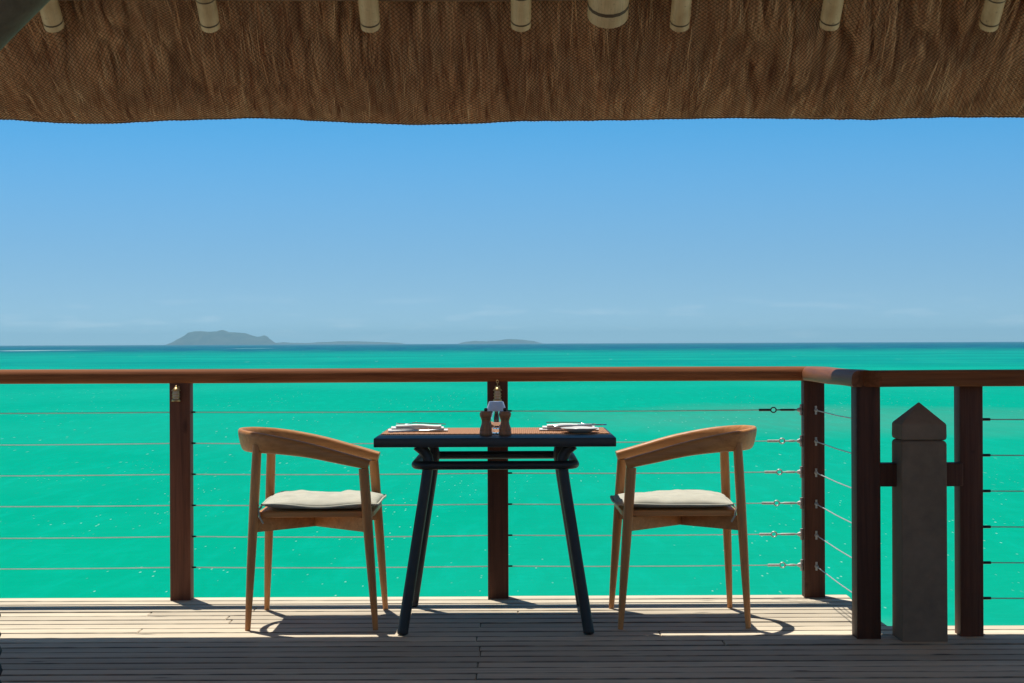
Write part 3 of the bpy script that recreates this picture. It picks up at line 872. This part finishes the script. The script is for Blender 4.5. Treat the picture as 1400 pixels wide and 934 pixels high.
def cushion(loc, mirror, seed, label, tilt):
    s = -1 if mirror else 1
    c = tag(empty("seat_cushion", loc), label, "cushion", "pale cushions on the teak armchairs")
    a, b = 0.232, 0.222
    n = 40
    u = np.linspace(-1, 1, n)
    U, V = np.meshgrid(u, u)
    # corners drawn in a little, like a stuffed square
    k = 1 - 0.05*(U**2*V**2)
    X = a*(U - 0.03*U*(1-V**2))*k; Y = b*(V - 0.03*V*(1-U**2))*k
    e = np.clip(1-np.abs(U)**5, 0, 1)**0.55*np.clip(1-np.abs(V)**5, 0, 1)**0.55
    wr = vnoise(U*2.2+seed, V*2.2, seed)*0.5 + vnoise(U*6, V*6+seed, seed+2)*0.25
    zc = 0.023 + 0.010*vnoise(U*1.3+9, V*1.3, seed+5)*(np.maximum(np.abs(U), np.abs(V)))**3
    zc = zc + tilt*0.5*(U*0.5+0.5)**2*(0.6+0.4*V)
    up = zc + e*(0.023 + 0.016*wr) + tilt*0.3*(U)*e
    lo = np.maximum(zc*(1-e) + 0.001*e - 0.003*e*0, 0.001)
    edge = (np.abs(U) == 1) | (np.abs(V) == 1)
    top = np.stack([s*X.ravel(), Y.ravel(), up.ravel()], 1)
    bot = np.stack([s*X.ravel(), Y.ravel(), np.where(edge, up, lo).ravel()], 1)
    idx = np.arange(n*n).reshape(n, n)
    f = np.stack([idx[:-1,:-1].ravel(), idx[:-1,1:].ravel(), idx[1:,1:].ravel(), idx[1:,:-1].ravel()], 1)
    m = MB(); m.v = [tuple(p) for p in top] + [tuple(p) for p in bot]
    m.f = [tuple(int(i) for i in q) for q in f] + [tuple(int(i)+n*n for i in q[::-1]) for q in f]
    me = m.mesh("cover")
    bm = bmesh.new(); bm.from_mesh(me)
    bmesh.ops.remove_doubles(bm, verts=bm.verts[:], dist=1e-5)
    bmesh.ops.recalc_face_normals(bm, faces=bm.faces[:])
    bm.to_mesh(me); bm.free()
    me.shade_smooth()
    me.materials.append(M['cushion'])
    o = bpy.data.objects.new("cover", me); COL.objects.link(o); o.parent = c
    per = [idx[0, i] for i in range(n-1)] + [idx[i, n-1] for i in range(n-1)] + [idx[n-1, i] for i in range(n-1, 0, -1)] + [idx[i, 0] for i in range(n-1, 0, -1)]
    loop = [tuple(top[i]) for i in per]; loop.append(loop[0])
    MB().tube(loop, 0.0042, 8).build("piping", M['piping'], c, 60)
    for sy in (-1, 1):   # ties at the back corners
        MB().tube([(s*-0.222, sy*0.205, 0.018), (s*-0.232, sy*0.218, 0.006), (s*-0.226, sy*0.226, -0.022), (s*-0.214, sy*0.219, -0.045)], 0.004, 6).build("tie", M['piping'], c, 60)
    return c
cushion((-0.738, 6.64, 0.4475), False, 4, "pale sage cushion on the left teak chair", 0.010)
cushion((0.621, 6.64, 0.4475), True, 11, "pale sage cushion on the right teak chair", -0.012)

# ================================================================== table setting
mt = MB()
mw, md = 0.440, 0.225
nX, nY = 90, 46
vv, ff = [], []
for j in range(nY+1):
    for i in range(nX+1):
        x = -mw + 2*mw*i/nX; y = -md + 2*md*j/nY
        z = 0.0032 + 0.0010*((i+j) % 2)
        vv.append((x, y, z))
for j in range(nY):
    for i in range(nX):
        a = j*(nX+1)+i
        ff.append((a, a+1, a+nX+2, a+nX+1))
mt.add(vv, ff)
mt.box(-mw, mw, -md, md, 0.0003, 0.0034)
mt.v = [(x, y, z) for x, y, z in mt.v]
mo_ = mt.build("table_runner", M['mat'], None, None, (-0.066, 6.71, TZ))
tag(mo_, "brown woven cane runner lying across the charcoal table", "runner")

def mill(x, y, label):
    r = tag(empty("pepper_mill", (x, y, TZ + 0.0003)), label, "mill", "turned wooden mills on the table")
    MB().lathe([(0.0225, 0.0), (0.0240, 0.003), (0.0240, 0.014), (0.0225, 0.0165), (0.0235, 0.019), (0.0225, 0.028), (0.0180, 0.040), (0.0160, 0.050), (0.0165, 0.058), (0.0195, 0.066)], 24).build("body", M['mill'], r, 60)
    hd = MB().lathe([(0.0190, 0.0665), (0.0215, 0.071), (0.0238, 0.078), (0.0235, 0.085), (0.0190, 0.0905), (0.010, 0.092)], 24).build("head", M['mill'], r, 60)
    MB().lathe([(0.004, 0.091), (0.0065, 0.094), (0.0068, 0.101), (0.0045, 0.1045)], 14).build("knob", M['black'], hd, 60)
mill(-0.101, 6.425, "left one of two turned wooden mills with black knob")
mill(-0.028, 6.425, "right one of two turned wooden mills with black knob")

gl = tag(empty("table_lamp", (-0.062, 6.50, TZ + 0.0048)), "small clear glass lamp with pale blue shade behind the two mills", "lamp")
outer = [(0.0165, 0.0), (0.0172, 0.002), (0.0160, 0.005), (0.0130, 0.014), (0.0140, 0.021), (0.0195, 0.034), (0.0215, 0.048), (0.0195, 0.064), (0.0150, 0.078), (0.0125, 0.088)]
inner = [(0.0108, 0.088), (0.0132, 0.078), (0.0175, 0.064), (0.0195, 0.048), (0.0176, 0.035), (0.010, 0.024), (0.0005, 0.022)]
MB().lathe(outer+inner, 32).build("lamp_body", M['glass'], gl, 60)
sh_ = MB()
n_l = 32
prof = [(0.0385, 0.086), (0.0390, 0.089), (0.0360, 0.098), (0.0275, 0.122), (0.0255, 0.1225), (0.0340, 0.098), (0.0372, 0.088)]
k0 = 0
for r_, z_ in prof:
    for j in range(n_l):
        a = 2*math.pi*j/n_l
        sh_.v.append((r_*math.cos(a), r_*math.sin(a), z_))
for i in range(len(prof)):
    for j in range(n_l):
        a = i*n_l+j; b = i*n_l+(j+1) % n_l; i2 = ((i+1) % len(prof))*n_l
        sh_.f.append((a, b, i2+(j+1) % n_l, i2+j))
sh_.build("lamp_shade", M['shade'], gl, 60)
MB().lathe([(0.003, 0.083), (0.0125, 0.086), (0.0125, 0.0885), (0.004, 0.091), (0.0025, 0.115), (0.0008, 0.119)], 16).build("lamp_fitting", M['steel'], gl, 50)
for a in (0, 120, 240):
    MB().tube([(0.0, 0.0, 0.0895), (0.036*math.cos(R(a)), 0.036*math.sin(R(a)), 0.0905)], 0.0012, 6).build("shade_arm", M['steel'], gl, 50)

def napkin(loc, rz, seed, label):
    o = MB()
    L = 0.235
    for li, (h0, w0, dx, dy) in enumerate(((0.0, 0.036, 0.0, 0.0), (0.0078, 0.031, 0.012, 0.004), (0.0148, 0.024, 0.03, -0.003))):
        rings = []
        ln = L*(1-0.12*li)
        for k in range(25):
            u = k/24
            x = -L/2 + dx + u*ln
            fl = 1.0+0.18*math.sin(u*5+seed+li)
            lift = 0.0015*math.sin(u*7+seed*2+li*1.3)+0.0015
            c = Vector((x, dy+0.004*math.sin(u*3+seed), h0+0.0040+lift*(li > 0)))
            ring_ = []
            for j in range(16):
                a = 2*math.pi*j/16
                ca, sa = math.cos(a), math.sin(a)
                yy = math.copysign(abs(ca)**0.75, ca)*w0*fl*0.9
                zz = math.copysign(abs(sa)**0.75, sa)*(0.0040+0.0008*math.sin(u*11+j*2.1+seed))
                ring_.append(c+Vector((0, yy, zz)))
            rings.append(ring_)
        o.sweep(rings)
    o.v = [(x, y, z*1.08) for x, y, z in o.v]
    r = o.build("folded_napkin", M['napkin'], None, 60, loc)
    r.rotation_euler = (0, 0, rz)
    return tag(r, label, "napkin", "folded white napkins at the two places")
MZ = TZ+0.0048
napkin((-0.373, 6.66, MZ), R(2), 1.0, "white folded napkin at the left end of the table")
napkin((0.225, 6.68, MZ), R(-2), 4.2, "white folded napkin at the right end of the table")

def flatpath(b, pts, th):
    """thin flat piece: pts = (along, half width, z)"""
    rings = []
    for x, w, z in pts:
        rings.append([Vector((x, -w, z)), Vector((x, w, z)), Vector((x, w*0.8, z+th)), Vector((x, -w*0.8, z+th))])
    b.sweep(rings)
def knife(loc, rz, ry, label):
    k = tag(empty("table_knife", loc, 0), label, "knife", "steel table knives")
    k.rotation_euler = (0, ry, rz)
    b = MB(); flatpath(b, [(-0.11, 0.004, 0.0), (-0.105, 0.0062, 0.0), (-0.05, 0.0055, 0.0005), (0.005, 0.0040, 0.001)], 0.005); b.build("handle", M['cutlery'], k, 50)
    b = MB(); flatpath(b, [(0.005, 0.004, 0.002), (0.012, 0.0075, 0.002), (0.07, 0.0098, 0.002), (0.095, 0.0085, 0.002), (0.108, 0.002, 0.002)], 0.0018); b.build("blade", M['cutlery'], k, 50)
def fork(loc, rz, ry, label):
    k = tag(empty("table_fork", loc, 0), label, "fork", "steel table forks")
    k.rotation_euler = (0, ry, rz)
    b = MB(); flatpath(b, [(-0.10, 0.004, 0.0), (-0.095, 0.0065, 0.0), (-0.04, 0.0045, 0.002), (0.02, 0.003, 0.004), (0.035, 0.004, 0.003)], 0.003); b.build("handle", M['cutlery'], k, 50)
    b = MB(); flatpath(b, [(0.035, 0.004, 0.003), (0.045, 0.011, 0.001), (0.060, 0.0122, -0.001)], 0.002); b.build("fork_head", M['cutlery'], k, 50)
    for i in range(4):
        y = -0.0093+i*0.0062
        MB().tube([(0.060, y, 0.0), (0.080, y, 0.0), (0.097, y*0.9, 0.003)], [0.0018, 0.0018, 0.0008], 6).build("tine", M['cutlery'], k, 50)
knife((-0.375, 6.595, MZ+0.004), R(6), R(-2.5), "steel knife in front of the left napkin")
fork((-0.365, 6.70, MZ+0.0262), R(184), R(-1), "steel fork on top of the left napkin")
fork((0.235, 6.71, MZ+0.0262), R(-4), R(2), "steel fork on top of the right napkin")
knife((0.262, 6.625, MZ+0.0205), R(186), R(1), "steel knife lying against the right napkin")
pl = MB().lathe([(0.030, 0.0), (0.042, 0.0015), (0.060, 0.009), (0.074, 0.0165), (0.0755, 0.0175), (0.0740, 0.0185), (0.058, 0.0115), (0.040, 0.0045), (0.001, 0.004)], 36)
po = pl.build("side_plate", M['ceramic'], None, 50, (0.262, 6.535, MZ))
tag(po, "small white plate in front of the right napkin", "plate")

# ================================================================== dark basket at the left edge
bk = tag(empty("basket", (-1.819, 5.15, 0)), "dark knobbly cane basket cut off by the left edge", "basket")
for r_i in range(5):
    z = 0.028+r_i*0.055
    pts = []
    for k in range(97):
        a = 2*math.pi*k/96
        rr = 0.205 + 0.010*math.sin(k*math.pi/2 + r_i*math.pi) + 0.003*math.sin(a*3+r_i)
        pts.append((rr*math.cos(a), rr*math.sin(a), z))
    MB().tube(pts, 0.029, 8).build("woven_band", M['basket'], bk, 60)
MB().lathe([(0.17, 0.002), (0.190, 0.05), (0.19, 0.25), (0.18, 0.25), (0.175, 0.02), (0.01, 0.012)], 32).build("liner", M['basket'], bk, 60)

# ================================================================== thatched roof
SL = R(40.0)
EY, EZ = 6.68, 1.985
dvec = np.array([0, -math.cos(SL), math.sin(SL)])
nvec = np.array([0, -math.sin(SL), -math.cos(SL)])
LEN = 5.5
roof = tag(empty("thatched_roof", (0, 2.5, 0)), "brown netted thatch roof edge on bamboo rafters overhead", "roof")
def rloc(p):
    p = np.array(p, float); p[..., 1] -= 2.5; return p
ex = (np.array([0, 75, 145, 240, 340, 400, 460, 560, 640, 720, 860, 1000, 1190, 1290, 1400])-700)/340.0
ez = -(np.array([158, 163.5, 165, 161, 158, 160, 163.5, 168, 167, 163.5, 163, 160.5, 163.5, 160.5, 161.5])-162.5)/340.0
def eave_dz(x): return np.interp(x, ex, ez) + 0.0015*vnoise(x*22, x*0, 31)
# cross-section of the underside: flatter at the eave, then straight up the slope
CURVE = 0.36
ct = np.linspace(0, LEN+0.2, 1400)
ca = np.radians(np.where(ct < CURVE, 26 + 14*ct/CURVE, 40.0))
cy_ = np.concatenate([[0], np.cumsum(-np.cos(ca[:-1])*np.diff(ct))])
cz_ = np.concatenate([[0], np.cumsum(np.sin(ca[:-1])*np.diff(ct))])
ij = np.searchsorted(ct, CURVE)
JY, JZ = EY + 0.30*dvec[1], EZ + 0.30*dvec[2]
cy_ += JY - cy_[ij]; cz_ += JZ - cz_[ij]
E_Y, E_Z = cy_[0], cz_[0]
def under(x, t, extra=0.0, lump=1.0):
    """point on the lumpy underside; t = distance up the slope from the eave"""
    x = np.asarray(x, float); t = np.asarray(t, float)
    tt = np.clip(t/0.75, 0, 1)
    lean = 0.035*(x-0.1)*t                     # straw bundles fan slightly
    xx = x + lean + 0.035*vnoise(x*2.3, t*2.5, 5) + 0.010*vnoise(x*7, t*5, 15)
    bund = np.abs(vnoise(xx*7, t*1.3, 1))
    cre = np.abs(vnoise(xx*17, t*3.1, 2))
    gate = np.clip(0.55 + 0.9*vnoise(x*3.1, t*4.0, 17), 0, 1.3)
    fine = vnoise(xx*60, t*5, 3)
    soft = vnoise(x*2.1, t*2.8, 4)
    soft2 = vnoise(x*5.5, t*6.0, 14)
    amp = np.clip(tt*1.5, 0, 1)
    disp = lump*amp*(-0.050*gate*np.exp(-(bund/0.11)**2) - 0.046*gate*np.exp(-(cre/0.17)**2) + 0.004*fine) + (0.010*soft + 0.005*soft2)*np.clip(t/0.2, 0, 1) + extra
    al = np.interp(t, ct, ca)
    p = np.zeros(x.shape+(3,))
    p[..., 0] = x
    p[..., 1] = np.interp(t, ct, cy_) - disp*np.sin(al)
    p[..., 2] = np.interp(t, ct, cz_) - disp*np.cos(al) + eave_dz(x)*np.clip(1-t/0.6, 0, 1)
    return p
# thatch layer: underside, nose and outer face as one skin
xs = np.concatenate([np.arange(-4.6, -3.0, 0.04), np.arange(-3.0, 3.0, 0.009), np.arange(3.0, 4.61, 0.04)])
ts = np.concatenate([np.linspace(0, 0.95, 62), np.array([1.1, 1.4, 1.9, 2.6, 3.6, 4.6, LEN])])
GX, GT = np.meshgrid(xs, ts)
U_ = under(GX, GT)
outer_rows = []
TH = 0.24
top_ = [(E_Y+0.022, E_Z+0.012), (E_Y+0.045, E_Z+0.045), (E_Y+0.040, E_Z+0.10), (E_Y-0.02, E_Z+0.20)]
for tt_ in (0.35, 0.9, 2.0, 3.8, LEN): top_.append((EY+tt_*dvec[1]-TH*nvec[1], EZ+tt_*dvec[2]-TH*nvec[2]))
for k_, (yy, zz) in enumerate(top_):
    p = np.zeros((len(xs), 3)); p[:, 0] = xs
    p[:, 1] = yy + 0.006*vnoise(xs*5, xs*0+k_, 8); p[:, 2] = zz + (0.012*vnoise(xs*5, xs*0+k_*1.7, 9) if k_ > 1 else 0) + eave_dz(xs)*max(0, 1-k_/5)
    outer_rows.append(p)
rows = np.concatenate([U_[::-1], np.array(outer_rows)], 0)
m_, n_ = rows.shape[:2]
idx = np.arange(m_*n_).reshape(m_, n_)
f = np.stack([idx[:-1,:-1].ravel(), idx[:-1,1:].ravel(), idx[1:,1:].ravel(), idx[1:,:-1].ravel()], 1)
lay = np_mesh("thatch_layer", rloc(rows.reshape(-1, 3)), f, M['straw'], roof, smooth=True)
tone = 0.42 + 0.25*vnoise(rows[..., 0].ravel()*40, rows[..., 1].ravel()*3, 6)
lay.data.attributes.new("tone", 'FLOAT', 'POINT').data.foreach_set("value", tone.astype(np.float32))
# rear slope (behind the camera), same thickness
ry_ridge = EY + LEN*dvec[1]; rz_ridge = EZ + LEN*dvec[2]
back = MB()
RL = 3.6
yb = ry_ridge - RL*math.cos(SL); zb = rz_ridge - RL*math.sin(SL)
back.add([(-4.6, ry_ridge-2.5, rz_ridge), (4.6, ry_ridge-2.5, rz_ridge), (4.6, yb-2.5, zb), (-4.6, yb-2.5, zb),
          (-4.6, ry_ridge-2.5, rz_ridge+0.30), (4.6, ry_ridge-2.5, rz_ridge+0.30), (4.6, yb-2.5, zb+0.30), (-4.6, yb-2.5, zb+0.30)],
         [(0,1,2,3),(7,6,5,4),(0,4,5,1),(1,5,6,2),(2,6,7,3),(3,7,4,0)])
back.build("rear_thatch", M['straw'], roof)

# loose straws on the underside
NS = 20000
sx = RNG.uniform(-3.0, 3.0, NS)
st_ = RNG.uniform(0.0, 0.95, NS)**0.9
ln = RNG.uniform(0.05, 0.30, NS)
ang = RNG.normal(0, 0.07, NS) + 0.09*vnoise(sx*2.2, st_*3, 12) + 0.05*np.clip(sx, -2, 2)*-1
wid = RNG.uniform(0.0006, 0.0014, NS)
lift = RNG.uniform(0.000, 0.008, NS)
K = 4
V_ = np.zeros((NS, K, 3, 3))
bow = RNG.normal(0, 0.006, NS)
for k in range(K):
    u = k/(K-1)
    tt_ = np.clip(st_ - ln*u*np.cos(ang), 0.02, None)
    xx = sx + ln*u*np.sin(ang) + bow*math.sin(math.pi*u)
    c = under(xx, np.maximum(tt_, 0.0), (lift + 0.004*math.sin(math.pi*u))*np.clip(0.1+tt_/0.10, 0, 1))
    c += np.minimum(tt_, 0.0)[:, None]*np.array([0, 0, 1.0])
    w = wid*(1-0.5*u)
    for j in range(3):
        a = 2*math.pi*j/3
        V_[:, k, j, :] = c + w[:, None]*(math.cos(a)*np.array([1.0, 0, 0]) + math.sin(a)*nvec)
def strands_mesh(name, V_, mat, parent, toneval=None):
    N, K = V_.shape[:2]
    base = (np.arange(N)*K*3)[:, None]
    fs = []
    for k in range(K-1):
        for j in range(3):
            a = k*3+j; b = k*3+(j+1) % 3
            fs.append(np.stack([base[:, 0]+a, base[:, 0]+b, base[:, 0]+b+3, base[:, 0]+a+3], 1))
    F = np.concatenate(fs, 0)
    o = np_mesh(name, rloc(V_.reshape(-1, 3)), F, mat, parent)
    if toneval is not None:
        o.data.attributes.new("tone", 'FLOAT', 'POINT').data.foreach_set("value", np.repeat(toneval, K*3).astype(np.float32))
    o["kind"] = "stuff"
    return o
strands_mesh("loose_straw", V_, M['straw'], roof, np.clip(np.where(RNG.random(NS) < 0.25, RNG.normal(0.02, 0.08, NS), RNG.normal(0.55, 0.22, NS)) + 0.20*vnoise(sx*7, st_*4, 51), 0, 1.25))

# netting stretched under the thatch: two families of diagonal cords
def net_pts(x, t):
    p = under(x, t, 0.0015 + 0.0085*np.clip(t/0.10, 0, 1), 0.45 + 0.55*np.clip(1-t/0.1, 0, 1))
    return p
SP = 0.0168
T0, T1 = 0.0, 0.98
KN = 62
segs = []
for fam in (-1, 1):
    x0 = np.arange(-3.9, 3.9, SP)
    t = np.linspace(T0, T1, KN)
    XX = x0[:, None] + fam*t[None, :]*0.95
    TT = np.broadcast_to(t, XX.shape)
    XX = XX + 0.030*vnoise(XX*3.1, TT*4, 21) + 0.012*vnoise(XX*9, TT*9, 24) + 0.004*vnoise(XX*27, TT*24, 22)
    C = net_pts(XX, TT + (0.024*vnoise(XX*3.3, TT*4, 23) + 0.010*vnoise(XX*8, TT*9, 25))*np.clip(TT*8, 0, 1))
    V2 = np.zeros(C.shape[:2]+(3, 3))
    for j in range(3):
        a = 2*math.pi*j/3
        V2[:, :, j, :] = C + 0.0012*(math.cos(a)*np.array([1.0, 0, 0]) + math.sin(a)*nvec)
    segs.append(V2)
strands_mesh("netting", np.concatenate(segs, 0), M['net'], roof)
# hem cord of the net along the eave
hx_ = np.arange(-3.0, 3.0, 0.02)
hc = under(hx_, np.full_like(hx_, 0.006), 0.001)
MB().tube([tuple(p) for p in rloc(hc)], 0.0018, 5).build("hem_cord", M['net'], roof, 60)

# bamboo rafters
def on_slope(x, t, off):
    p = np.array([x, EY, EZ]) + t*dvec + off*nvec
    p[1] -= 2.5
    return tuple(p)
def rafter(x, r, off, t_end, twist, node_every=0.42):
    pts, rad = [], []
    t = t_end
    groove = 0.030*(r/0.037)
    prof = [(0.0, 0.90), (0.003, 1.0), (groove-0.004, 1.0), (groove+0.005, 1.0)]
    for dt, k in prof: pts.append(on_slope(x, t_end+dt, off)); rad.append(r*k)
    tn = t_end + groove + 0.11 + 0.05*twist
    while tn < LEN-0.1:
        for dt, k in ((-0.014, 1.0), (-0.004, 1.045), (0.004, 1.045), (0.014, 0.995)):
            pts.append(on_slope(x, tn+dt, off)); rad.append(r*k)
        tn += node_every*random.uniform(0.9, 1.1)
    pts.append(on_slope(x, LEN-0.05, off)); rad.append(r)
    ro = MB().tube(pts, rad, 18).build("rafter", M['bamboo'], roof, 50)
    gpts = [on_slope(x, t_end+groove-0.004*(r/0.037), off), on_slope(x, t_end+groove+0.003*(r/0.037), off)]
    MB().tube(gpts, r*1.012, 18).build("end_groove", M['bamboo_node'], ro, 50)
    gt = t_end + groove + 0.11 + 0.05*twist
    MB().tube([on_slope(x, gt-0.003, off), on_slope(x, gt+0.003, off)], r*1.052, 18).build("bamboo_node", M['bamboo_node'], ro, 50)
for i, (x, te) in enumerate(((-4.05, .52), (-3.46, .52), (-2.88, .52), (-2.29, .52), (-1.690, .525), (-1.112, .52), (-0.520, .518), (0.038, .52), (0.625, .515), (1.180, .518), (1.772, .51), (2.36, .52), (2.95, .52), (3.54, .52), (4.1, .52))):
    rafter(x, 0.037*(0.97+0.06*((i*7) % 5)/5), 0.075, te, ((i*3) % 5)/5)
rafter(0.353, 0.0745, 0.135, 0.614, 0.3)
for tb_ in (0.615, 1.0, 1.45, 2.0, 2.6, 3.2, 3.8, 4.4, 5.0):
    a = on_slope(-4.5, tb_, 0.020); b = on_slope(4.5, tb_, 0.020)
    MB().tube([(a[0]+(b[0]-a[0])*k/12, a[1], a[2]+0.006*math.sin(k*1.9)) for k in range(13)], 0.014, 10).build("batten", M['batten'], roof, 50)
# brace pole and column at the left
brp = [(-2.36, 4.55-2.5, 1.02), (-1.40, 4.55-2.5, 2.005), (0.35, 4.55-2.5, 3.72)]
MB().tube(brp, [0.095, 0.093, 0.09], 20).build("brace_pole", M['log'], roof, 60)
MB().tube([(-2.45, 4.55-2.5, 0.0), (-2.45, 4.55-2.5, 2.0), (-2.45, 4.55-2.5, 3.70)], 0.11, 20).build("column", M['log'], roof, 60)

# ================================================================== haze
def hazemat():
    t = NT("sea air")
    v = t.n("ShaderNodeVolumePrincipled")
    v.inputs["Color"].default_value = (0.46, 0.83, 1.0, 1)
    v.inputs["Density"].default_value = 0.95e-4
    v.inputs["Anisotropy"].default_value = 0.2
    t.l(v.outputs[0], t.out.inputs["Volume"])
    return t.m
HB = 15000.0
hz = MB().box(-HB, HB, -100, HB, WZ-1.0, 99.0).build("haze", hazemat())
tag(hz, "pale sea haze over the lagoon", kind="stuff")
